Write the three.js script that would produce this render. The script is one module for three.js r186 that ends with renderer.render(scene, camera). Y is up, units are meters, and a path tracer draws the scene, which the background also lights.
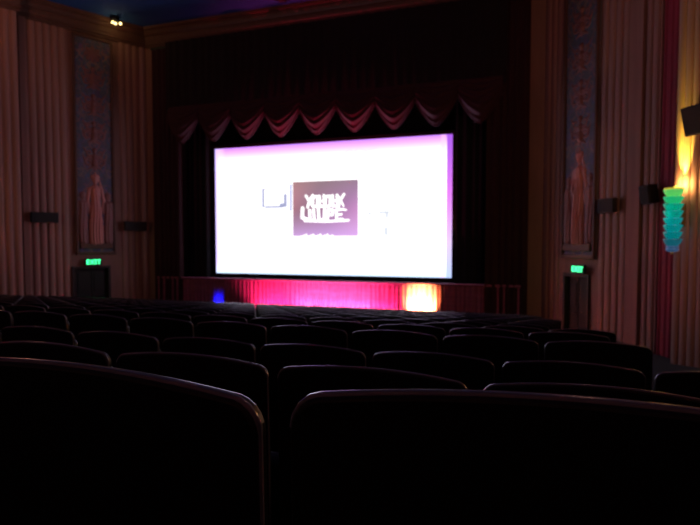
import * as THREE from 'three';
import { RoundedBoxGeometry } from 'three/addons/geometries/RoundedBoxGeometry.js';
import { mergeGeometries } from 'three/addons/utils/BufferGeometryUtils.js';
import { TextGeometry } from 'three/addons/geometries/TextGeometry.js';
import { FontLoader } from 'three/addons/loaders/FontLoader.js';
import { RectAreaLightUniformsLib } from 'three/addons/lights/RectAreaLightUniformsLib.js';

// ---------------------------------------------------------------- camera, light level, exposure
RectAreaLightUniformsLib.init();
const scene = new THREE.Scene();
scene.background = new THREE.Color(0x000000);
const EYE = 3.4, R = Math.PI / 180;
const camera = new THREE.PerspectiveCamera(2 * Math.atan(262.5 / 500) / R, 700 / 525, 0.02, 120);
camera.rotation.order = 'YXZ';
camera.position.set(0, EYE, 0);
camera.rotation.set(-2.35 * R, 17.5 * R, 0);
camera.focus = 0.62; camera.userData.fStop = 8.5;
const renderer = new THREE.WebGLRenderer();
renderer.shadowMap.enabled = true;
renderer.toneMapping = THREE.LinearToneMapping;
renderer.toneMappingExposure = 1.0;
const L = {
  screenGlow: 1.5, screenLight: 1.1, screenTint: 0xcdb6ff,
  sconce: 2.6, sconceFar: 13, sconceBeam: 110, house: 11,
  foot: { pink: 52, blue: 70, hot: 1500, swag: 110 },
  cove: 0.6,
};

// ---------------------------------------------------------------- helpers
let seed = 7;
const rnd = () => { seed = (seed * 1664525 + 1013904223) >>> 0; return seed / 4294967296; };
const used = {};
const numbered = (n) => { const k = used[n] = (used[n] ?? -1) + 1; return k ? `${n}_${String(k).padStart(3, '0')}` : n; };
const shade = (o) => { o.traverse((c) => { if (c.isMesh) { c.castShadow = true; c.receiveShadow = true; } }); return o; };
function mesh(name, geo, mat, parent) { const m = new THREE.Mesh(geo, mat); m.name = name; m.castShadow = m.receiveShadow = true; if (parent) parent.add(m); return m; }
function tag(o, label, category, group) { o.userData.label = label; o.userData.category = category; if (group) o.userData.group = group; return o; }
function thing(name, label, category, [x, y, z] = [0, 0, 0], turn = 0, group) {
  const o = new THREE.Group(); o.name = numbered(name); o.position.set(x, y, z); o.rotation.y = turn; scene.add(o);
  return tag(o, label, category, group);
}
function struct(name, geo, mat, [x, y, z] = [0, 0, 0], turn = 0) {
  const m = mesh(numbered(name), geo, mat, scene); m.position.set(x, y, z); m.rotation.y = turn; m.userData.kind = 'structure'; return m;
}
const box = (w, h, d, x = 0, y = 0, z = 0) => new THREE.BoxGeometry(w, h, d).translate(x, y, z);
const rbox = (w, h, d, r, x = 0, y = 0, z = 0) => new RoundedBoxGeometry(w, h, d, 2, r).translate(x, y, z);
const merge = (list) => mergeGeometries(list.map((g) => { const n = g.index ? g.toNonIndexed() : g; for (const k of Object.keys(n.attributes)) if (!['position', 'normal', 'uv'].includes(k)) n.deleteAttribute(k); return n; }));
const lathe = (pts, seg = 32) => new THREE.LatheGeometry(pts.map((p) => new THREE.Vector2(p[0], p[1])), seg);
const hash = (i, j) => { const s = Math.sin(i * 127.1 + j * 311.7) * 43758.5453; return s - Math.floor(s); };
function vnoise(x, y, per) {
  const i = Math.floor(x), j = Math.floor(y), u = x - i, v = y - j, s = u * u * (3 - 2 * u), t = v * v * (3 - 2 * v), h = (a, b) => hash(((a % per) + per) % per, ((b % per) + per) % per);
  return (h(i, j) * (1 - s) + h(i + 1, j) * s) * (1 - t) + (h(i, j + 1) * (1 - s) + h(i + 1, j + 1) * s) * t;
}
function noiseMap(size, lo, hi, repeat, fine = 1) {     // grey grain, tiling, for wear and weave
  const d = new Uint8Array(size * size * 4);
  for (let y = 0; y < size; y++) for (let x = 0; x < size; x++) {
    const a = x / size, b = y / size;
    let n = 0.45 * vnoise(a * 6, b * 6, 6) + 0.3 * vnoise(a * 23, b * 23, 23) + 0.25 * fine * vnoise(a * 97, b * 97, 97);
    const v = Math.round(255 * (lo + (hi - lo) * Math.min(1, n)));
    d.set([v, v, v, 255], (y * size + x) * 4);
  }
  const t = new THREE.DataTexture(d, size, size); t.wrapS = t.wrapT = THREE.RepeatWrapping; t.magFilter = THREE.LinearFilter; t.repeat.set(repeat, repeat); t.colorSpace = THREE.SRGBColorSpace; t.needsUpdate = true;
  return t;
}
const rgb = (r, g, b) => new THREE.Color().setRGB(r, g, b);
const plasterMap = noiseMap(256, 0.78, 1.0, 0.35), fabricMap = noiseMap(256, 0.7, 1.0, 1.3), ceilMap = noiseMap(256, 0.55, 1.0, 0.12);
const M = {
  plaster: new THREE.MeshStandardMaterial({ color: rgb(0.34, 0.165, 0.125), roughness: 0.85, map: plasterMap }),
  reed: new THREE.MeshStandardMaterial({ color: rgb(0.40, 0.20, 0.15), roughness: 0.75, map: plasterMap }),
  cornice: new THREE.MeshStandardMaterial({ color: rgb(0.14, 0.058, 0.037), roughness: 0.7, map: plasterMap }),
  ceiling: new THREE.MeshStandardMaterial({ color: rgb(0.03, 0.17, 0.66), roughness: 0.9, map: ceilMap }),
  black: new THREE.MeshStandardMaterial({ color: rgb(0.006, 0.005, 0.006), roughness: 0.95 }),
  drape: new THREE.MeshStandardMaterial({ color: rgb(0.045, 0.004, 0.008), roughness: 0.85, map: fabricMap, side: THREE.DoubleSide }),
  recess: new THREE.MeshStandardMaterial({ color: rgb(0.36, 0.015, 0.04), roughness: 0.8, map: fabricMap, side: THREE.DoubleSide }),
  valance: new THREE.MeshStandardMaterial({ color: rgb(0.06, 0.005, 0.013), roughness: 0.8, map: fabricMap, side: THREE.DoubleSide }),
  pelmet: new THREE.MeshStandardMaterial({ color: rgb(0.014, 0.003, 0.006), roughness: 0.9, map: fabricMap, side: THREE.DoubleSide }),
  skirt: new THREE.MeshStandardMaterial({ color: rgb(0.46, 0.12, 0.23), roughness: 0.7, map: fabricMap, side: THREE.DoubleSide }),
  carpet: new THREE.MeshStandardMaterial({ color: rgb(0.012, 0.004, 0.004), roughness: 1, map: fabricMap }),
  vinyl: new THREE.MeshPhysicalMaterial({ color: rgb(0.012, 0.010, 0.011), roughness: 0.5, map: fabricMap }),
  shell: new THREE.MeshPhysicalMaterial({ color: rgb(0.010, 0.009, 0.011), roughness: 0.34 }),
  piping: new THREE.MeshPhysicalMaterial({ color: rgb(0.26, 0.26, 0.32), roughness: 0.22, clearcoat: 1, clearcoatRoughness: 0.12 }),
  iron: new THREE.MeshStandardMaterial({ color: rgb(0.015, 0.015, 0.016), roughness: 0.5, metalness: 0.5 }),
  arm: new THREE.MeshStandardMaterial({ color: rgb(0.006, 0.004, 0.004), roughness: 0.6 }),
  darkBox: new THREE.MeshStandardMaterial({ color: rgb(0.012, 0.011, 0.012), roughness: 0.7 }),
  grille: new THREE.MeshStandardMaterial({ color: rgb(0.02, 0.018, 0.018), roughness: 0.95 }),
  door: new THREE.MeshStandardMaterial({ color: rgb(0.008, 0.005, 0.005), roughness: 0.8 }),
  doorFrame: new THREE.MeshStandardMaterial({ color: rgb(0.02, 0.011, 0.009), roughness: 0.7 }),
  brass: new THREE.MeshStandardMaterial({ color: rgb(0.5, 0.33, 0.12), roughness: 0.35, metalness: 1 }),
};

// ---------------------------------------------------------------- room measures
const H = 13.04;                       // ceiling
const CX = -7.4, HALF = 8.6, ZS = -19.5;   // middle and half width of the stage wall, its depth
const DROP = [[-4, -0.35], [0, 0.02], [0.41, 0.122], [1.22, 0.321], [2.08, 0.462], [2.84, 0.515], [3.65, 0.61], [17.3, 2.37], [18.3, 2.48], [30, 2.48]];
const drop = (d) => { let i = 1; while (i < DROP.length - 1 && DROP[i][0] < d) i++; const [a, p] = DROP[i - 1], [b, q] = DROP[i]; return p + (q - p) * (d - a) / (b - a); };
const SEATH = 0.92;
const floorY = (z) => EYE - drop(-z) - SEATH;
const ZB = 3.4, XR = 4.1, XL = -18.9;  // rear wall and straight side walls

// floor: one raked slab
{
  const s = new THREE.Shape(); s.moveTo(22, -1.2);
  for (const z of [22, 18.3, 17.3, 3.65, 2.84, 2.08, 1.22, 0.41, 0, -3.8]) s.lineTo(z, floorY(-z));
  s.lineTo(-3.8, -1.2); s.closePath();
  const g = new THREE.ExtrudeGeometry(s, { depth: 26, bevelEnabled: false }).rotateY(Math.PI / 2);   // shape x runs to -z, depth to +x
  struct('floor', g, M.carpet, [-20.5, 0, 0]);
}
struct('ceiling', box(27, 0.3, 27), M.ceiling, [CX, H + 0.15, -9.5]);
struct('wall_back', box(26, 14, 0.3), M.plaster, [CX, 6.5, ZB + 0.15]);

// splayed walls: local x runs along the wall from the stage corner (+ on the right, - on the left), local z into the room
const SPLAY = 58.6 * R, LEN = 5.0;
const cornerL = [CX - HALF, 0, ZS], cornerR = [CX + HALF, 0, ZS];
const frames = {
  left: { at: cornerL, turn: SPLAY, s: -1 },
  right: { at: cornerR, turn: -SPLAY, s: 1 },
};
function onWall(f, t, y, out) { const c = Math.cos(f.turn), s = Math.sin(f.turn); return [f.at[0] + f.s * t * c + out * s, y, f.at[2] - f.s * t * s + out * c]; }
const reedGeo = (r, h) => new THREE.CylinderGeometry(r, r, h, 14, 1, false, -Math.PI / 2, Math.PI).translate(0, h / 2, 0);
function reeds(wall, f, list, r, y0, y1) {
  for (const t of list) { const m = mesh('reed', reedGeo(r, y1 - y0), M.reed, wall); m.position.set(f.s * t, y0, 0); m.scale.z = 0.42; }
}
const DOOR = { left: [1.72, 3.26], right: [1.27, 2.5] };
function splay(side) {
  const f = frames[side], [d0, d1] = DOOR[side], top = 2.35;
  const piece = (a, b, y0, y1) => box(b - a, y1 - y0, 0.3, f.s * (a + b) / 2, (y0 + y1) / 2, -0.15);
  const w = struct('wall_' + side, merge([piece(-0.1, d0, -0.5, H), piece(d1, LEN, -0.5, H), piece(d0, d1, top, H)]), M.plaster, f.at, f.turn);
  const top2 = 12.45;
  reeds(w, f, side === 'left' ? [0.2, 0.5, 0.8, 1.1] : [0.25, 0.55, 0.85], 0.11, 0, top2);
  reeds(w, f, side === 'left' ? [3.45, 3.72, 3.99, 4.26, 4.53] : [2.98, 3.26, 3.54, 3.82], 0.11, 0, top2);
  if (side === 'right') reeds(w, f, [4.62, 4.85], 0.09, 0, top2);
  // a flat raised strip between the reeds
  const flat = side === 'left' ? [4.72, 4.98] : [3.98, 4.48];
  mesh('pilaster_strip', rbox(flat[1] - flat[0], 12.5, 0.12, 0.03, f.s * (flat[0] + flat[1]) / 2, 6.25, 0.03), M.plaster, w);
  mesh('plinth', rbox(LEN - d1 - 0.2, 0.5, 0.16, 0.03, f.s * (d1 + LEN) / 2, 0.25, 0.02), M.cornice, w);
  return w;
}
splay('left'); splay('right');

// stage wall: strips beside the proscenium opening and the header above
const OPEN = 7.25;
struct('wall_stage', merge([
  box(HALF - OPEN + 0.3, H, 0.3, CX - (HALF + OPEN + 0.3) / 2, H / 2, ZS - 0.15),
  box(HALF - OPEN + 0.3, H, 0.3, CX + (HALF + OPEN + 0.3) / 2, H / 2, ZS - 0.15),
  box(2 * OPEN + 0.02, 1.0, 0.3, CX, H - 0.5, ZS - 0.15)]), M.plaster);
struct('wall_behind_stage', box(26, 14, 0.3), M.black, [CX, 6.5, -22.4]);
// side walls past the splay: a draped recess, then the pier that carries the sconce, then the straight wall
const pierL = { at: [-18.2, 0, -14.9], turn: SPLAY, s: -1 }, pierR = { at: [3.45, 0, -12.55], turn: -SPLAY, s: 1 };
for (const [side, p, X] of [['left', pierL, XL], ['right', pierR, XR]]) {
  const end = onWall(frames[side], LEN, 0, 0), o = side === 'left' ? -1 : 1;
  struct(`wall_${side}_recess`, box(0.3, 14, 3.6), M.plaster, [X + o * 0.15, 6.5, -14.2]);
  const len = Math.abs(X - p.at[0]) / 0.521;
  const w = struct(`wall_${side}_pier`, box(len, 13.3, 0.4, p.s * len / 2, 6.35, -0.2), M.plaster, p.at, p.turn);
  reeds(w, p, side === 'left' ? [0.12, 0.4, 0.68, 0.96, 1.24] : [0.1, 0.29, 0.48, 0.67, 0.86, 1.05], side === 'left' ? 0.1 : 0.08, -0.1, 12.4);
  const z1 = p.at[2] + len * 0.854 - 0.1;
  struct(`wall_${side}_rear`, box(0.3, 14, ZB - z1 + 0.2), M.plaster, [X + o * 0.15, 6.5, (ZB + z1) / 2]);
}

// cornices: one stepped profile run along each wall
const corniceShape = (() => {
  const s = new THREE.Shape();
  const p = [[-0.05, 0], [0.08, 0], [0.1, 0.08], [0.16, 0.1], [0.16, 0.2], [0.2, 0.25], [0.24, 0.36], [0.24, 0.42], [0.32, 0.46], [0.4, 0.56], [0.4, 0.62], [0.5, 0.66], [0.52, 0.76], [-0.05, 0.76]];
  p.forEach(([x, y], i) => (i ? s.lineTo(x, y) : s.moveTo(x, y))); s.closePath(); return s;
})();
function cornice(at, turn, x0, x1) {   // local x along, local z out
  const g = new THREE.ExtrudeGeometry(corniceShape, { depth: x1 - x0, bevelEnabled: false }).rotateY(-Math.PI / 2).scale(1, 1, 1);  // shape x -> +z, depth -> -x
  g.translate(x1, H - 0.76, 0);
  return struct('trim_' + (cornice.n = (cornice.n ?? 0) + 1), g, M.cornice, at, turn);
}
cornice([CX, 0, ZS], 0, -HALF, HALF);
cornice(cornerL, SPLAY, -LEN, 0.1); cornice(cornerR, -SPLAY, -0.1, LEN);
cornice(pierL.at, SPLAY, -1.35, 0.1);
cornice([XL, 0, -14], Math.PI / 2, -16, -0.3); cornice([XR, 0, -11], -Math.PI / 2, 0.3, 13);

// ---------------------------------------------------------------- stage: platform, screen, drapes
struct('stage', rbox(16.2, 1.78, 2.9, 0.02, CX, 0.89, -20.9), M.black);

const SW = 10.64, SH = 5.634, SY = EYE - 1.42 + SH / 2, SX = -7.42, SZ = -20;
{
  const c = document.createElement('canvas'); c.width = 1180; c.height = 624; const x = c.getContext('2d');
  x.fillStyle = '#ffffff'; x.fillRect(0, 0, 1180, 624);
  const band = (x0, y0, x1, y1, stops) => { const g = x.createLinearGradient(x0, y0, x1, y1); stops.forEach(([o, col]) => g.addColorStop(o, col)); x.fillStyle = g; x.fillRect(0, 0, 1180, 624); };
  band(0, 0, 0, 130, [[0, 'rgba(190,120,235,1)'], [0.2, 'rgba(216,158,246,0.9)'], [0.45, 'rgba(242,210,255,0.55)'], [1, 'rgba(255,255,255,0)']]);
  band(0, 0, 60, 0, [[0, 'rgba(190,170,250,0.9)'], [0.3, 'rgba(225,205,255,0.6)'], [1, 'rgba(255,255,255,0)']]);
  band(0, 624, 0, 570, [[0, 'rgba(190,215,250,0.9)'], [0.4, 'rgba(225,240,255,0.6)'], [1, 'rgba(255,255,255,0)']]);
  const e = x.createLinearGradient(0, 0, 0, 624); e.addColorStop(0, 'rgb(150,80,205)'); e.addColorStop(0.4, 'rgb(200,110,215)'); e.addColorStop(0.75, 'rgb(205,180,225)'); e.addColorStop(1, 'rgb(170,190,235)');
  x.fillStyle = e; x.fillRect(1156, 0, 24, 624);
  x.fillStyle = 'rgba(240,190,255,0.5)'; x.fillRect(1130, 0, 20, 624);
  // the projected picture: mauve rectangle with white graffiti-style title
  const X0 = 426, X1 = 752, Y0 = 180, Y1 = 438;
  x.save(); x.filter = 'none';
  const gr = x.createLinearGradient(X0, Y0, X1, Y1); gr.addColorStop(0, 'rgb(176,112,116)'); gr.addColorStop(0.3, 'rgb(128,96,112)'); gr.addColorStop(0.65, 'rgb(142,104,142)'); gr.addColorStop(1, 'rgb(205,140,200)');
  x.fillStyle = gr; x.fillRect(X0, Y0, X1 - X0, Y1 - Y0);
  const g2 = x.createLinearGradient(0, Y0, 0, Y1); g2.addColorStop(0, 'rgba(120,112,112,0.5)'); g2.addColorStop(0.5, 'rgba(150,130,160,0)'); g2.addColorStop(1, 'rgba(190,150,210,0.8)');
  x.fillStyle = g2; x.fillRect(X0, Y0, X1 - X0, Y1 - Y0);
  x.fillStyle = '#fff'; x.strokeStyle = '#fff'; x.lineCap = 'round'; x.lineJoin = 'round';
  const poly = (pts, w) => { x.lineWidth = w; x.beginPath(); pts.forEach(([a, b], i) => (i ? x.lineTo(a, b) : x.moveTo(a, b))); x.stroke(); };
  // upper row, illegible jagged letters
  for (const [a, k] of [[508, 0], [538, 1], [570, 2], [602, 1], [636, 2], [664, 0]]) {
    if (k === 0) { poly([[a - 14, 248], [a + 2, 272], [a + 20, 246]], 13); poly([[a + 2, 272], [a - 6, 302]], 13); poly([[a + 4, 270], [a + 18, 300]], 9); }
    if (k === 1) { poly([[a - 8, 254], [a - 10, 298], [a + 12, 300], [a + 14, 252], [a - 8, 254]], 13); }
    if (k === 2) { poly([[a - 8, 250], [a - 6, 300], [a + 16, 298], [a + 14, 248]], 13); poly([[a - 6, 276], [a + 14, 272]], 9); }
  }
  // lower row
  poly([[476, 306], [474, 350], [504, 362]], 18); poly([[512, 316], [514, 358]], 15); poly([[532, 314], [536, 360]], 15); poly([[556, 312], [560, 362], [586, 364], [588, 312]], 15);
  poly([[602, 362], [606, 314], [630, 318], [626, 340], [606, 338]], 14); poly([[646, 316], [648, 362], [676, 362]], 14); poly([[646, 318], [680, 314]], 11); poly([[648, 340], [672, 338]], 11);
  poly([[488, 366], [600, 370], [706, 366]], 12); poly([[650, 312], [694, 318]], 9);
  // lettering strip under the picture
  x.fillStyle = '#fff'; for (let i = 0; i < 14; i++) x.fillRect(466 + i * 12, 436 - (i % 3) * 4, 9, 12);
  // small picture beside it, washed out: a bracket of grey edges
  x.fillStyle = 'rgba(125,130,165,0.85)'; x.fillRect(262, 206, 12, 92); x.fillRect(276, 292, 100, 9); x.fillRect(378, 236, 16, 62); x.fillRect(356, 280, 26, 16);
  x.fillStyle = 'rgba(140,145,190,0.85)'; x.fillRect(410, 190, 11, 128);
  x.fillStyle = 'rgba(160,150,180,0.6)'; x.fillRect(268, 206, 60, 6); x.fillRect(340, 210, 44, 6);
  // faint marks on the other side
  x.fillStyle = 'rgba(180,186,196,0.8)'; x.fillRect(800, 330, 16, 12); x.fillRect(852, 326, 48, 12); x.fillRect(880, 330, 16, 26); x.fillRect(876, 400, 18, 36);
  // faint scalloped line near the upper edge
  x.strokeStyle = 'rgba(226,190,240,0.55)'; poly([[690, 56], [712, 38], [730, 60], [752, 36], [790, 52], [840, 40]], 5);
  x.restore();
  const t = new THREE.CanvasTexture(c); t.colorSpace = THREE.SRGBColorSpace;
  const s = thing('cinema_screen', 'wide bright cinema screen showing a mauve picture with white lettering', 'screen', [SX, SY - SH / 2, SZ]);
  const glow = new THREE.MeshStandardMaterial({ color: 0x0a0a0a, roughness: 0.9, emissive: 0xffffff, emissiveMap: t, emissiveIntensity: L.screenGlow });
  const face = mesh('screen_surface', new THREE.PlaneGeometry(SW, SH), glow, s); face.position.set(0, SH / 2, 0);
  mesh('backing', box(SW + 0.3, SH + 0.3, 0.06, 0, SH / 2, -0.06), M.black, s);
  const b = 0.14;
  mesh('screen_border', merge([box(SW + 2 * b, b, 0.05, 0, -b / 2, 0), box(SW + 2 * b, b, 0.05, 0, SH + b / 2, 0), box(b, SH, 0.05, -SW / 2 - b / 2, SH / 2, 0), box(b, SH, 0.05, SW / 2 + b / 2, SH / 2, 0)]), M.black, s);
  for (const fx of [-4, 0, 4]) mesh('screen_stand', rbox(0.12, 0.4, 0.12, 0.01, fx, -0.0, -0.15), M.black, s);
  const al = new THREE.RectAreaLight(L.screenTint, L.screenLight, SW, SH); al.position.set(SX, SY, SZ + 0.03); al.lookAt(SX, SY, 0); scene.add(al);
}

function pleats(x0, x1, y0, y1, pitch, depth, ySeg = 10, gather = 0) {   // a hanging pleated cloth, thick
  const n = Math.max(24, Math.round((x1 - x0) / pitch * 8)), g = new THREE.PlaneGeometry(x1 - x0, y1 - y0, n, ySeg), p = g.attributes.position;
  for (let i = 0; i < p.count; i++) {
    const x = p.getX(i), v = (p.getY(i) / (y1 - y0) + 0.5), w = (x / pitch) * 2 * Math.PI;
    const a = Math.sin(w + 0.8 * Math.sin(w * 0.23) + 0.15 * Math.sin(v * 5 + w)) + 0.35 * Math.sin(w * 0.47 + 1.3);
    p.setZ(i, depth * a * (0.7 + 0.3 * (1 - v)));
  }
  g.translate((x0 + x1) / 2, (y0 + y1) / 2, 0); g.computeVertexNormals();
  const back = g.clone(); back.translate(0, 0, -0.02);
  const idx = back.index.array; for (let i = 0; i < idx.length; i += 3) { const k = idx[i]; idx[i] = idx[i + 1]; idx[i + 1] = k; }
  back.computeVertexNormals();
  return merge([g, back]);
}
// black masking at either side of the screen
for (const s of [-1, 1]) {
  const t = thing('masking_drape', s < 0 ? 'black masking drape between screen edge and the far stage corner' : 'black masking drape beside the violet edge of the screen', 'drape', [SX + s * (SW / 2 + 1.05), 1.78, -19.85]);
  mesh('cloth', pleats(-0.9, 0.9, 0, 8.6, 0.3, 0.06), M.black, t);
  mesh('batten', box(1.9, 0.08, 0.08, 0, 8.6, 0), M.iron, t);
}
// tall red drapes hanging in the proscenium opening
for (const s of [-1, 1]) {
  const t = thing('stage_drape', s < 0 ? 'tall dark red stage drape by the far corner of the stage' : 'tall dark red stage drape between screen and lit mural', 'drape', [CX + s * 7.35, 0, -19.28]);
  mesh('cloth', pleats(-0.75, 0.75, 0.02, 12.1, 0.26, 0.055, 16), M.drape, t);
  mesh('curtain_track', box(1.6, 0.08, 0.1, 0, 12.12, 0), M.iron, t);
}
// valance: plain pelmet above, nine scalloped swags below
{
  const t = thing('valance', 'dark red valance with scalloped swags hanging above the cinema screen', 'valance', [CX, 0, -19.15]);
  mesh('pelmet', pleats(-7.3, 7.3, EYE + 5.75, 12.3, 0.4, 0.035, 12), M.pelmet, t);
  const W = 1.59, nu = 36, nv = 40;
  const swag = () => {
    const pos = [], uv = [], idx = [];
    for (let j = 0; j <= nv; j++) for (let i = 0; i <= nu; i++) {
      const u = (i / nu) * 2 - 1, v = j / nv, arch = 1 - Math.pow(Math.abs(u), 1.55);
      const y = 6.0 - 0.62 * v - v * 1.02 * arch;
      const z = 0.06 + 0.36 * Math.pow(arch, 0.8) * (v < 0.74 ? Math.sin(v / 0.74 * Math.PI / 2) : Math.cos((v - 0.74) / 0.26 * Math.PI / 2.2)) + 0.04 * arch * Math.sin(v * Math.PI * 2 * 6.5) + 0.02 * Math.sin(v * 21 + u * 3);
      pos.push(u * W / 2, EYE + y, z); uv.push(u, v * 2);
      if (i < nu && j < nv) { const a = j * (nu + 1) + i; idx.push(a, a + nu + 1, a + 1, a + 1, a + nu + 1, a + nu + 2); }
    }
    const g = new THREE.BufferGeometry(); g.setAttribute('position', new THREE.Float32BufferAttribute(pos, 3)); g.setAttribute('uv', new THREE.Float32BufferAttribute(uv, 2)); g.setIndex(idx); g.computeVertexNormals(); return g;
  };
  const sg = swag(), fringe = (() => {
    const c = []; for (let i = 0; i <= 24; i++) { const u = i / 12 - 1, a = 1 - Math.pow(Math.abs(u), 1.55); c.push(new THREE.Vector3(u * W / 2, EYE + 5.37 - 1.02 * a, 0.06 + 0.08 * a)); }
    return new THREE.TubeGeometry(new THREE.CatmullRomCurve3(c), 40, 0.03, 6);
  })();
  for (let k = -4; k <= 4; k++) {
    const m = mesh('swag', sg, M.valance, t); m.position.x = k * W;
    mesh('fringe', fringe, M.valance, m);
  }
}
// stage skirt and its footlights
{
  const t = thing('stage_skirt', 'pleated red curtain along the stage front lit pink, blue and yellow', 'curtain', [CX, 0, -19.32]);
  mesh('cloth', pleats(-8.0, 8.0, 0.02, 1.74, 0.19, 0.035, 6), M.skirt, t);
  mesh('heading', rbox(16, 0.09, 0.14, 0.03, 0, 1.77, 0), M.skirt, t);
}
const lampHousing = lathe([[0.001, 0], [0.1, 0], [0.11, 0.02], [0.085, 0.09], [0.08, 0.15], [0.07, 0.155], [0.065, 0.12], [0.001, 0.115]], 20);
function footlight(x, color, label, power, aimY, cone, swagPower) {
  const t = thing('footlight', label, 'footlight', [x, 0.02, -18.72], 0);
  mesh('housing', lampHousing, M.iron, t);
  mesh('lens', new THREE.CylinderGeometry(0.062, 0.062, 0.012, 20).translate(0, 0.135, 0), new THREE.MeshStandardMaterial({ color: 0x111111, emissive: color, emissiveIntensity: 1.5 }), t);
  const s = new THREE.SpotLight(color, power, 0, cone * R, 0.9, 2); s.position.set(x, 0.2, -18.72); s.target.position.set(x, aimY, -19.32); s.castShadow = true; s.shadow.radius = 3; scene.add(s, s.target);
  if (swagPower) { const q = new THREE.SpotLight(0xff2a58, swagPower, 0, 14 * R, 0.8, 2); q.position.set(x, 0.2, -18.72); q.target.position.set(x, 8.2, -19.15); q.castShadow = true; q.shadow.radius = 3; scene.add(q, q.target); }
}
const PINK = 0xff3a80, P2 = 0xff7cc6;
footlight(-12.2, 0x0a18ff, 'small blue footlight below the dim end of the stage skirt', L.foot.blue, 0.75, 20, 0);
[-9.8, -8.9, -7.9, -6.8, -5.7, -4.6].forEach((x, i) => footlight(x, i > 1 && i < 5 ? P2 : PINK, ['pink footlight nearest the blue one', 'second pink footlight from the blue one', 'third pink footlight from the blue one', 'third pink footlight from the yellow one', 'second pink footlight from the yellow one', 'pink footlight beside the hot yellow one'][i].replace('nearest', 'next to') + ' along the stage front', L.foot.pink, 0.8, 58, L.foot.swag));
footlight(-3.2, 0xffb45a, 'hot yellow footlight burning against the red stage skirt', L.foot.hot, 0.66, 40, 0);

// ---------------------------------------------------------------- murals with low-relief figures
const capsule = (x, y, a) => { const [x0, y0, r0, x1, y1, r1] = a, dx = x1 - x0, dy = y1 - y0, h = Math.max(0, Math.min(1, ((x - x0) * dx + (y - y0) * dy) / (dx * dx + dy * dy || 1))), r = r0 + (r1 - r0) * h, d = Math.hypot(x - x0 - dx * h, y - y0 - dy * h); return d < r ? Math.sqrt(r * r - d * d) : 0; };
function relief(parts, [x0, x1, y0, y1], cell, k, ripple) {
  const nx = Math.ceil((x1 - x0) / cell), ny = Math.ceil((y1 - y0) / cell), pos = [], idx = [], h = [];
  for (let j = 0; j <= ny; j++) for (let i = 0; i <= nx; i++) {
    const x = x0 + i * cell, y = y0 + j * cell; let z = 0;
    for (const p of parts) z = Math.max(z, capsule(x, y, p));
    z = Math.min(z, 0.34) * k; if (z > 0 && ripple) z += ripple(x, y) * z;
    pos.push(x, y, z); h.push(z);
  }
  for (let j = 0; j < ny; j++) for (let i = 0; i < nx; i++) { const a = j * (nx + 1) + i; if (h[a] || h[a + 1] || h[a + nx + 1] || h[a + nx + 2]) idx.push(a, a + 1, a + nx + 1, a + 1, a + nx + 2, a + nx + 1); }
  const g = new THREE.BufferGeometry(); g.setAttribute('position', new THREE.Float32BufferAttribute(pos, 3)); g.setIndex(idx); g.computeVertexNormals(); return g;
}
const robe = (x, y) => 0.18 * Math.sin(x * 46 + Math.sin(y * 3) * 1.4) * (y < 2.1 ? 1 : 0.3);
const figureMain = relief([[0, 2.86, 0.15, 0, 2.76, 0.13], [0, 2.62, 0.075, 0, 2.5, 0.08], [-0.2, 2.38, 0.1, 0.2, 2.38, 0.1], [0, 2.3, 0.24, 0, 1.75, 0.19], [0, 1.72, 0.22, -0.06, 0.9, 0.25], [0.05, 1.5, 0.2, 0.1, 0.85, 0.2], [-0.06, 0.95, 0.26, -0.08, 0.12, 0.24], [0.1, 0.95, 0.22, 0.12, 0.12, 0.22], [-0.28, 2.36, 0.085, -0.38, 1.85, 0.07], [-0.38, 1.85, 0.07, -0.26, 1.45, 0.05], [0.28, 2.36, 0.085, 0.38, 1.85, 0.07], [0.38, 1.85, 0.07, 0.3, 1.42, 0.05], [-0.12, 2.9, 0.09, 0.12, 2.9, 0.09], [0, 2.98, 0.07, 0, 3.1, 0.02], [0.26, 2.5, 0.05, 0.1, 2.95, 0.02]], [-0.6, 0.6, -0.1, 3.15], 0.022, 0.55, robe);
const figureSide = (m) => relief([[0, 2.12, 0.12, 0, 2.04, 0.1], [0, 1.94, 0.06, 0, 1.85, 0.06], [-0.12, 1.75, 0.09, 0.12, 1.75, 0.09], [0, 1.7, 0.17, 0.02 * m, 1.2, 0.15], [0.02 * m, 1.2, 0.17, 0, 0.15, 0.18], [m * 0.17, 1.75, 0.06, m * 0.2, 1.3, 0.05], [m * 0.2, 1.3, 0.05, m * 0.06, 1.02, 0.04], [-m * 0.16, 1.75, 0.06, -m * 0.2, 1.35, 0.045], [m * 0.16, 1.7, 0.07, m * 0.19, 0.75, 0.04]], [-0.36, 0.36, -0.1, 2.3], 0.022, 0.5, robe);
const sideL = figureSide(-1), sideR = figureSide(1);
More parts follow.
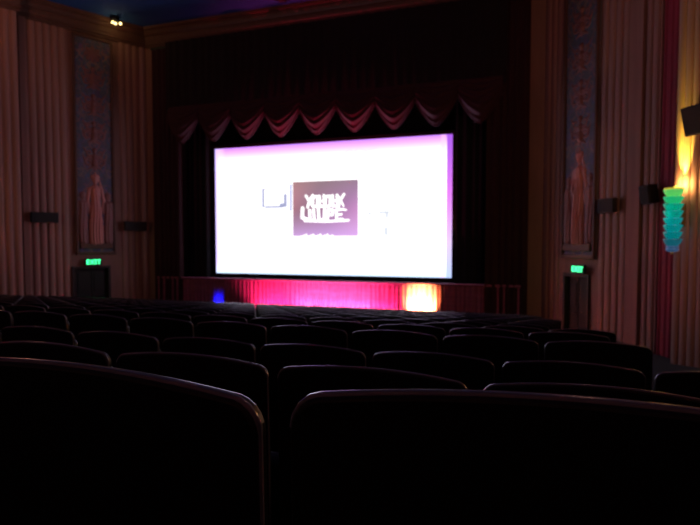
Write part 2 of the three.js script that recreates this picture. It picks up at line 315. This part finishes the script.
const scrollParts = (() => {                       // a candelabrum stage: urn with leaf scrolls to both sides
  const p = [[0, 0, 0.05, 0, 0.25, 0.09], [0, 0.25, 0.16, 0, 0.4, 0.13], [0, 0.5, 0.06, 0, 1.1, 0.045], [0, 0.62, 0.13, 0, 0.66, 0.13], [0, 0.95, 0.1, 0, 1.0, 0.12]];
  for (const m of [-1, 1]) {
    const c = (cx, cy, r0, a0, a1, r1, w) => { let q = null; for (let i = 0; i <= 12; i++) { const a = a0 + (a1 - a0) * i / 12, r = r0 + (r1 - r0) * i / 12, x = m * (cx + r * Math.cos(a)), y = cy + r * Math.sin(a); if (q) p.push([q[0], q[1], w, x, y, w * 0.9]); q = [x, y]; } };
    c(0.3, 0.36, 0.26, Math.PI, -1.6 * Math.PI, 0.06, 0.045); c(0.26, 0.86, 0.2, 1.2 * Math.PI, 2.9 * Math.PI, 0.05, 0.038);
    p.push([m * 0.08, 0.1, 0.07, m * 0.34, -0.02, 0.02], [m * 0.1, 0.66, 0.06, m * 0.4, 0.62, 0.015], [m * 0.5, 0.5, 0.05, m * 0.6, 0.75, 0.01], [m * 0.44, 0.95, 0.045, m * 0.56, 1.12, 0.01]);
  }
  return p;
})();
const scrollGeo = relief(scrollParts, [-0.68, 0.68, -0.12, 1.2], 0.02, 0.6);
const rosetteGeo = (() => { const p = [[0, 0, 0.09, 0.001, 0, 0.09]]; for (let i = 0; i < 8; i++) { const a = i * Math.PI / 4; p.push([Math.cos(a) * 0.1, Math.sin(a) * 0.1, 0.05, Math.cos(a) * 0.24, Math.sin(a) * 0.24, 0.06]); } return relief(p, [-0.32, 0.32, -0.32, 0.32], 0.02, 0.6); })();
const vineMap = (() => {                           // painted ground: blue-grey with dull rose tracery (flat paint)
  const c = document.createElement('canvas'); c.width = 256; c.height = 1536; const x = c.getContext('2d'); seed = 31;
  x.fillStyle = '#56565f'; x.fillRect(0, 0, 256, 1536);
  for (let i = 0; i < 900; i++) { x.fillStyle = `rgba(${60 + rnd() * 70 | 0},${70 + rnd() * 60 | 0},${95 + rnd() * 70 | 0},0.35)`; x.fillRect(rnd() * 256, rnd() * 1536, 4 + rnd() * 16, 6 + rnd() * 40); }
  x.lineCap = 'round';
  for (let k = 0; k < 170; k++) { const px = rnd() * 256, py = rnd() * 1536, q = rnd(); x.strokeStyle = q < 0.5 ? 'rgba(150,95,95,0.7)' : q < 0.8 ? 'rgba(165,130,100,0.6)' : 'rgba(90,110,120,0.7)'; x.lineWidth = 3 + rnd() * 5; for (const m of [0, 1]) { const X = m ? 256 - px : px, d = m ? -1 : 1; x.beginPath(); x.moveTo(X, py); x.bezierCurveTo(X + d * 30, py - 20, X + d * 34, py - 60, X + d * 6, py - 54); x.stroke(); } }
  const t = new THREE.CanvasTexture(c); t.colorSpace = THREE.SRGBColorSpace; return t;
})();
const muralMat = new THREE.MeshStandardMaterial({ map: vineMap, roughness: 0.8 });
const goldRelief = new THREE.MeshStandardMaterial({ color: rgb(0.52, 0.19, 0.155), roughness: 0.6, side: THREE.DoubleSide });
const roseRelief = new THREE.MeshStandardMaterial({ color: rgb(0.24, 0.095, 0.085), roughness: 0.65, side: THREE.DoubleSide });
function mural(f, t, label) {
  const w = 1.6, y0 = 2.86, y1 = 12.2, g = thing('mural_panel', label, 'mural', onWall(f, t, y0, 0.06), f.turn);
  mesh('painted_ground', box(w, y1 - y0, 0.06, 0, (y1 - y0) / 2, -0.03), muralMat, g);
  mesh('panel_frame', merge([rbox(0.1, y1 - y0, 0.1, 0.03, -w / 2 + 0.05, (y1 - y0) / 2, 0.02), rbox(0.1, y1 - y0, 0.1, 0.03, w / 2 - 0.05, (y1 - y0) / 2, 0.02), rbox(w, 0.12, 0.1, 0.03, 0, 0.06, 0.02), rbox(w, 0.12, 0.1, 0.03, 0, y1 - y0 - 0.06, 0.02)]), M.cornice, g);
  const add = (n, geo, m, x, y, s = 1) => { const o = mesh(n, geo, m, g); o.position.set(x, y, 0.002); o.scale.set(s, s, 1); return o; };
  add('pedestal', rbox(1.3, 0.22, 0.2, 0.03), M.cornice, 0, 0.36);
  add('relief_figure', figureMain, goldRelief, 0, 0.46, 1.0).scale.x = 0.85;
  add('relief_figure', sideL, roseRelief, -0.5, 0.46, 1.0); add('relief_figure', sideR, roseRelief, 0.5, 0.46, 1.0);
  for (const y of [3.7, 4.85, 6.0, 7.15]) add('scroll_ornament', scrollGeo, roseRelief, 0, y, 0.8);
  add('rosette', rosetteGeo, roseRelief, 0, 8.6, 1.1);
  return g;
}
mural(frames.left, 2.28, 'tall blue-grey mural with relief figures above the far exit doors');
mural(frames.right, 1.98, 'tall violet-tinged mural with relief figures beside the fluted wall near the sconce');

// ---------------------------------------------------------------- doors and exit signs
const font = await new FontLoader().loadAsync('fonts/droid/droid_sans_bold.typeface.json');
const green = new THREE.MeshStandardMaterial({ color: 0x0a2a18, emissive: rgb(0.05, 0.9, 0.3), emissiveIntensity: 3.2 });
function doorSet(n, f, [d0, d1], leaves) {
  const w = d1 - d0, g = new THREE.Group(); g.name = 'door_' + n; g.userData.kind = 'structure'; g.position.set(...onWall(f, (d0 + d1) / 2, 0, -0.1)); g.rotation.y = f.turn; scene.add(g);
  mesh('door_frame', merge([box(0.1, 2.36, 0.3, -w / 2 + 0.05, 1.18, 0.02), box(0.1, 2.36, 0.3, w / 2 - 0.05, 1.18, 0.02), box(w - 0.2, 0.1, 0.3, 0, 2.3, 0.02)]), M.doorFrame, g);
  const lw = (w - 0.24) / leaves;
  for (let i = 0; i < leaves; i++) {
    const lx = -w / 2 + 0.12 + lw * (i + 0.5), d = mesh('door_leaf', rbox(lw - 0.02, 2.2, 0.06, 0.01, 0, 1.13, 0), M.door, g); d.position.x = lx;
    mesh('push_bar', new THREE.CylinderGeometry(0.02, 0.02, lw * 0.7, 10).rotateZ(Math.PI / 2).translate(0, 1.05, 0.07), M.iron, d);
    mesh('raised_panel', rbox(lw * 0.66, 0.8, 0.03, 0.01, 0, 1.65, 0.035), M.door, d);
  }
}
doorSet(1, frames.left, DOOR.left, 2); doorSet(2, frames.right, DOOR.right, 2);
function exitSign(f, t, y, w, label) {
  const g = thing('exit_sign', label, 'sign', onWall(f, t, y, 0.1), f.turn), h = w * 0.5;
  mesh('housing', rbox(w, h, 0.1, 0.015, 0, h / 2, 0.05), M.darkBox, g);
  const tg = new TextGeometry('EXIT', { font, size: h * 0.62, depth: 0.012, curveSegments: 4 }); tg.computeBoundingBox(); const b = tg.boundingBox;
  tg.translate(-(b.max.x + b.min.x) / 2, h / 2 - (b.max.y + b.min.y) / 2, 0.1); tg.scale(w * 0.88 / (b.max.x - b.min.x), 1, 1);
  mesh('letters', tg, green, g);
  mesh('bracket', box(0.06, 0.05, 0.1, 0, h * 0.5, -0.03), M.iron, g);
  const l = new THREE.PointLight(rgb(0.05, 1, 0.3), 0.12); const p = onWall(f, t, y + h / 2, 0.32); l.position.set(...p); l.castShadow = true; l.shadow.radius = 4; scene.add(l);
}
exitSign(frames.left, 2.44, 2.38, 0.64, 'green lit exit sign above the double doors under the far mural');
exitSign(frames.right, 2.15, 2.38, 0.58, 'green lit exit sign under the violet mural near the fluted wall');

// ---------------------------------------------------------------- wall loudspeakers
function speaker(pos, turn, w, h, d, label, tilt = 0) {
  const t = thing('wall_speaker', label, 'speaker', pos, turn);
  const b = new THREE.Group(); b.name = 'cabinet_body'; b.rotation.x = tilt; b.position.z = 0.16;
  mesh('cabinet', rbox(w, h, d, 0.02, 0, 0, d / 2), M.darkBox, t).rotation.x = tilt; t.children[0].position.z = 0.1;
  const gr = mesh('grille', rbox(w - 0.05, h - 0.05, 0.02, 0.008, 0, 0, d), M.grille, t); gr.rotation.x = tilt; gr.position.z = 0.105;
  mesh('bracket', box(0.08, h * 0.4, 0.16, 0, 0, 0.06), M.iron, t);
}
const sp = (f, t, y, out) => onWall(f, t, y, out);
speaker(sp(frames.left, 4.24, EYE + 1.0, 0.02), SPLAY, 0.98, 0.42, 0.14, 'wide dark speaker on the fluted wall at the outer side of the far mural');
speaker(sp(frames.left, 0.66, EYE + 0.72, 0.02), SPLAY, 0.98, 0.42, 0.14, 'wide dark speaker on the dim fluted wall between far mural and stage');
speaker(sp(frames.right, 3.38, EYE + 1.08, 0.02), -SPLAY, 0.66, 0.42, 0.14, 'small dark speaker on fluted wall between the violet mural and the sconce');
speaker(sp(frames.right, 4.97, EYE + 1.3, 0.02), -SPLAY, 0.34, 0.5, 0.3, 'dark boxy speaker next to the torch sconce, by the red drape', 0.2);
speaker(onWall(pierR, 0.82, EYE + 2.5, 0.02), -SPLAY, 0.5, 0.58, 0.36, 'dark boxy speaker high on the pier above the torch sconce', 0.25);

// ---------------------------------------------------------------- red drape in the recess and the torch sconces
{
  const end = onWall(frames.right, LEN, 0, 0);
  const t = thing('wall_drape', 'narrow dark red drape hanging full height beside the torch sconce', 'drape', [XR - 0.22, 0, -14.2], -Math.PI / 2);
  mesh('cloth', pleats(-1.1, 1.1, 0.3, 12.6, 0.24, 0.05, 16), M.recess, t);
  mesh('curtain_rod', new THREE.CylinderGeometry(0.03, 0.03, 2.4, 10).rotateZ(Math.PI / 2).translate(0, 12.65, 0), M.brass, t);
}
function sconce(f, t, y, label, power = L.sconce, tint = rgb(1, 0.56, 0.16)) {
  const out = 0.3, [x, , z] = onWall(f, t, 0, out), g = thing('torch_sconce', label, 'sconce', [x, y, z], f.turn);
  // stacked flared glass tiers, cyan below to green above
  const cols = [[0.01, 0.17, 0.24], [0.0, 0.3, 0.34], [0.0, 0.36, 0.4], [0.0, 0.4, 0.42], [0.0, 0.44, 0.38], [0.0, 0.5, 0.34], [0.02, 0.72, 0.26], [0.16, 0.95, 0.2]];
  cols.forEach((c, i) => {
    const y0 = 0.2 + i * 0.148, r = 0.13 + i * 0.002;
    const m = mesh('glass_tier', lathe([[r * 0.72, y0], [r, y0 + 0.03], [r + 0.04, y0 + 0.115], [r + 0.05, y0 + 0.14], [r + 0.03, y0 + 0.148], [r * 0.72, y0 + 0.14]], 28), new THREE.MeshStandardMaterial({ color: rgb(...c).multiplyScalar(0.4), roughness: 0.35, emissive: rgb(...c), emissiveIntensity: 0.5 }), g);
  });
  mesh('base_cup', lathe([[0.001, 0.07], [0.07, 0.075], [0.12, 0.1], [0.13, 0.13], [0.105, 0.14], [0.115, 0.17], [0.13, 0.2], [0.001, 0.2]], 28), new THREE.MeshStandardMaterial({ color: 0x223344, roughness: 0.3, emissive: rgb(0.05, 0.14, 0.3), emissiveIntensity: 0.5 }), g);
  mesh('finial', new THREE.SphereGeometry(0.035, 16, 12).translate(0, 0.05, 0), M.brass, g);
  mesh('rim', new THREE.TorusGeometry(0.165, 0.018, 10, 36).rotateX(Math.PI / 2).translate(0, 1.4, 0), new THREE.MeshStandardMaterial({ color: 0x554411, roughness: 0.3, emissive: rgb(0.7, 0.55, 0.05), emissiveIntensity: 0.8 }), g);
  mesh('lamp', new THREE.SphereGeometry(0.06, 16, 12).scale(1, 1.5, 1).translate(0, 1.38, -0.06), new THREE.MeshStandardMaterial({ color: 0x332200, emissive: rgb(1, 0.62, 0.08), emissiveIntensity: 3 }), g);
  mesh('mounting_arm', merge([box(0.1, 0.5, 0.34, 0, 0.85, -0.19)]), M.brass, g);
  const lp = onWall(f, t, y + 1.5, 0.17), l = new THREE.PointLight(tint, power); l.position.set(...lp); l.castShadow = true; l.shadow.radius = 3; scene.add(l);
  const bp = onWall(f, t, y + 1.44, 0.18), ap = onWall(f, t, y + 2.1, 0.02), s = new THREE.SpotLight(rgb(1, 0.85, 0.1), L.sconceBeam, 0, 16 * R, 0.8, 2); s.position.set(...bp); s.target.position.set(...ap); s.castShadow = true; s.shadow.radius = 1; scene.add(s, s.target);
  const gl = onWall(f, t, y + 0.8, out + 0.3), c = new THREE.PointLight(rgb(0.05, 0.8, 0.6), 0.12); c.position.set(...gl); c.castShadow = true; c.shadow.radius = 6; scene.add(c);
}
sconce(pierR, 0.26, EYE - 0.28, 'tiered glass torch sconce glowing green and cyan under a yellow flame');
const straightR = { at: [XR, 0, -10], turn: -Math.PI / 2, s: 1 }, straightL = { at: [XL, 0, -12], turn: Math.PI / 2, s: -1 };
sconce(straightR, 1.8, EYE - 0.28, 'next torch sconce along the near side wall, toward the rear seats', L.sconceFar, rgb(1, 0.45, 0.24));
sconce(straightL, 1.6, EYE - 0.28, 'torch sconce on the far side wall facing the near one', L.sconceFar * 0.55, rgb(1, 0.45, 0.24));

// house lamps over the rear of the hall (behind the camera), hung from the ceiling
const houseShade = lathe([[0.001, 0], [0.2, 0.03], [0.38, 0.14], [0.45, 0.3], [0.42, 0.3], [0.35, 0.17], [0.18, 0.07], [0.001, 0.05]], 28);
function houseLamp(x, y, z, color, power, label) {
  const t = thing('bowl_pendant', label, 'lamp', [x, y, z]);
  mesh('bowl', houseShade, new THREE.MeshStandardMaterial({ color: 0x665533, emissive: color, emissiveIntensity: 0.6, roughness: 0.5 }), t);
  mesh('rod', new THREE.CylinderGeometry(0.015, 0.015, H - y - 0.06, 8).translate(0, (H - y + 0.06) / 2, 0), M.brass, t);
  mesh('canopy', new THREE.CylinderGeometry(0.1, 0.06, 0.06, 20).translate(0, H - y - 0.03, 0), M.brass, t);
  const l = new THREE.PointLight(color, power); l.position.set(x, y + 0.65, z); l.castShadow = true; l.shadow.radius = 15; scene.add(l);
}
houseLamp(-16.4, 11.4, -10.2, rgb(1, 0.44, 0.29), L.house, 'dim bowl pendant below the blue ceiling by the far side wall');
houseLamp(1.6, 11.4, -9, rgb(1, 0.44, 0.29), L.house, 'dim bowl pendant below the blue ceiling by the near side wall');

// small ceiling fittings
{
  const t = thing('ceiling_spotlight', 'tiny warm spotlight on the blue ceiling above the far cornice', 'light', [-16.15, H, -17.75]);
  mesh('housing', lathe([[0.001, -0.02], [0.16, 0], [0.17, -0.1], [0.14, -0.2], [0.11, -0.2], [0.11, -0.16], [0.001, -0.16]].map(([a, b]) => [a, b]), 20), M.iron, t);
  for (const [x, y, z] of [[-0.1, -0.24, 0], [0.1, -0.34, 0.06], [0.32, -0.36, 0.02]]) mesh('bulb', new THREE.SphereGeometry(0.055, 14, 10).translate(x, y, z), new THREE.MeshStandardMaterial({ color: 0x443311, emissive: rgb(1, 0.72, 0.25), emissiveIntensity: 5 }), t);
  mesh('bulb_arm', merge([box(0.5, 0.03, 0.03, 0.1, -0.26, 0), box(0.03, 0.14, 0.03, 0, -0.2, 0)]), M.iron, t);
  const l = new THREE.PointLight(rgb(1, 0.7, 0.3), 0.25); l.position.set(-16.15, H - 0.5, -17.7); l.castShadow = true; l.shadow.radius = 3; scene.add(l);
  const v = thing('ceiling_vent', 'small dark round vent in the blue ceiling before the stage', 'vent', [-8.6, H, -18.3]);
  mesh('ring', new THREE.TorusGeometry(0.3, 0.05, 10, 28).rotateX(Math.PI / 2).translate(0, -0.04, 0), M.iron, v);
  mesh('louvre', lathe([[0.001, -0.12], [0.1, -0.12], [0.12, -0.07], [0.2, -0.09], [0.22, -0.04], [0.3, -0.03], [0.3, 0], [0.001, 0]], 28), M.darkBox, v);
}

// ---------------------------------------------------------------- seats
const PITCH = 0.54, SWD = 0.51;
function outline(w, top, arch, rad, y0) {
  const s = new THREE.Shape(), h = w / 2;
  s.moveTo(-h, y0); s.lineTo(h, y0);
  const edge = (x) => top - arch * Math.pow(x / h, 2);
  const yc = edge(h - rad) - rad;
  s.lineTo(h, yc);
  for (let i = 1; i <= 6; i++) { const a = i / 6 * Math.PI / 2; s.lineTo(h - rad + rad * Math.cos(a), yc + rad * Math.sin(a)); }
  for (let i = 1; i < 16; i++) { const x = (h - rad) * (1 - i / 8); s.lineTo(x, edge(x)); }
  for (let i = 0; i <= 6; i++) { const a = Math.PI / 2 + i / 6 * Math.PI / 2; s.lineTo(-h + rad + rad * Math.cos(a), yc + rad * Math.sin(a)); }
  s.closePath(); return s;
}
const lean = (g) => g.translate(0, -SEATH, 0).rotateX(1.5 * R).translate(0, SEATH, 0);   // the top stays at z = 0, the foot comes forward
const ARCH = 0.02;
const shellGeo = lean(new THREE.ExtrudeGeometry(outline(SWD - 0.012, SEATH - 0.008, ARCH, 0.03, 0.36), { depth: 0.012, bevelThickness: 0.005, bevelSize: 0.005, bevelSegments: 3, steps: 1 }).translate(0, 0, -0.014));
const padGeo = lean(new THREE.ExtrudeGeometry(outline(SWD - 0.11, SEATH - 0.07, ARCH, 0.035, 0.42), { depth: 0.02, bevelThickness: 0.022, bevelSize: 0.02, bevelSegments: 4, steps: 1 }).translate(0, 0, -0.06));
const pipeGeo = (() => {
  const pts = outline(SWD - 0.006, SEATH - 0.004, ARCH, 0.032, 0.36).getPoints().slice(1, -1).map((p) => new THREE.Vector3(p.x, p.y, -0.004));
  return lean(new THREE.TubeGeometry(new THREE.CatmullRomCurve3(pts, false, 'catmullrom', 0.1), 90, 0.0042, 7));
})();
const tipped = (g) => g.rotateX(68 * R).translate(0, 0.29, -0.17);
const cushionGeo = tipped(new RoundedBoxGeometry(0.47, 0.11, 0.44, 4, 0.045).translate(0, 0, -0.05));
const panGeo = tipped(new RoundedBoxGeometry(0.44, 0.025, 0.4, 2, 0.01).translate(0, -0.066, -0.05));
const armGeo = new RoundedBoxGeometry(0.045, 0.032, 0.34, 3, 0.014).translate(0, 0.56, -0.3);
const standardGeo = (() => { const s = new THREE.Shape(); s.moveTo(0.06, 0); s.lineTo(0.34, 0); s.lineTo(0.34, 0.03); s.lineTo(0.24, 0.07); s.lineTo(0.23, 0.4); s.quadraticCurveTo(0.24, 0.56, 0.42, 0.615); s.lineTo(0.42, 0.63); s.lineTo(0.1, 0.63); s.quadraticCurveTo(0.14, 0.4, 0.15, 0.07); s.lineTo(0.06, 0.03); s.closePath(); return new THREE.ExtrudeGeometry(s, { depth: 0.01, bevelEnabled: false, curveSegments: 6 }).rotateY(Math.PI / 2).translate(-0.005, 0, 0); })();
const half = PITCH / 2 - 0.012;
function makeSeat() {
  const t = new THREE.Group();
  mesh('back_shell', shellGeo, M.shell, t);
  mesh('edge_trim', pipeGeo, M.piping, t.children[0]);
  mesh('back_cushion', padGeo, M.vinyl, t);
  const c = mesh('seat_cushion', cushionGeo, M.vinyl, t); mesh('seat_pan', panGeo, M.iron, c);
  for (const s of [-1, 1]) { const st = mesh('side_standard', standardGeo, M.iron, t); st.position.x = s * half; st.scale.set(0.8, 0.89, 1); }
  for (const s of [-1, 1]) { const a = mesh('armrest', armGeo, M.arm, t); a.position.x = s * half; a.scale.x = 0.5; }
  return t;
}
const proto = makeSeat();
const rows = [];
{
  const zs = [0.41, 1.224, 2.077, 2.84, 3.65]; for (let i = 5; zs[zs.length - 1] + 0.815 < 17.4; i++) zs.push(3.65 + (i - 4) * 0.815);
  zs.forEach((d, r) => {
    let gap = [-0.203, -0.61, -1.11, -1.44][r] ?? -1.5 - 0.44 * (r - 3), end = [0.88, 1.01, 1.0, 0.72, 0.67][r] ?? 0.68;
    const x0 = r === 4 ? 0.67 : gap + PITCH * Math.round((end - gap) / PITCH);
    rows.push({ r, d, x0 });
  });
}
const ord = ['first', 'second', 'third', 'fourth', 'fifth', 'sixth', 'seventh', 'eighth', 'ninth', 'tenth', 'eleventh', 'twelfth', 'thirteenth', 'fourteenth', 'fifteenth', 'sixteenth', 'seventeenth', 'eighteenth', 'nineteenth', 'twentieth', 'twenty-first', 'twenty-second', 'twenty-third', 'twenty-fourth', 'twenty-fifth', 'twenty-sixth', 'twenty-seventh', 'twenty-eighth', 'twenty-ninth', 'thirtieth'];
const spots = [];
for (const { r, d, x0 } of rows) for (let k = 0; k < 30; k++) {
  const x = x0 - PITCH * (k + 0.5); if (x < -15.6) break;
  // keep those whose back can reach into the frame
  const zc = d * 0.954 - x * 0.3007, xc = x * 0.954 + d * 0.3007, px = 350 + 500 * xc / Math.max(0.05, zc), margin = 500 * 0.34 / Math.max(0.1, zc);
  if (zc < 0.1 || px < -margin || px > 700 + margin) continue;
  spots.push({ r, k, x, z: -d, zc });
}
spots.sort((a, b) => a.zc - b.zc);
console.log('seats', spots.length, 'rows', rows.length);
spots.forEach((s, i) => {
  if (i >= 300) return;
  const t = proto.clone(); t.name = numbered('theater_seat'); t.position.set(s.x, floorY(s.z) + (s.r === 0 ? (s.x < -0.3 ? -0.006 : 0.004) : 0), s.z); scene.add(t);
  tag(t, `dark curved theater seat, ${ord[s.r]} row from the camera, ${ord[s.k]} seat from the near aisle`, 'seat', 'theater seats in rows facing the screen');
});
{
  const rest = spots.slice(300);
  const g = merge([shellGeo.clone(), padGeo.clone(), cushionGeo.clone(), standardGeo.clone().translate(-half, 0, 0), standardGeo.clone().translate(half, 0, 0), armGeo.clone().translate(half, 0, 0)]);
  const im = new THREE.InstancedMesh(g, M.shell, rest.length); im.name = 'distant_seats'; im.castShadow = im.receiveShadow = true; const m = new THREE.Matrix4();
  rest.forEach((s, i) => im.setMatrixAt(i, m.makeTranslation(s.x, floorY(s.z), s.z)));
  im.userData = { kind: 'stuff', label: 'mass of dark seat backs in the farthest rows below the stage', category: 'seats' }; scene.add(im);
}

renderer.render(scene, camera);
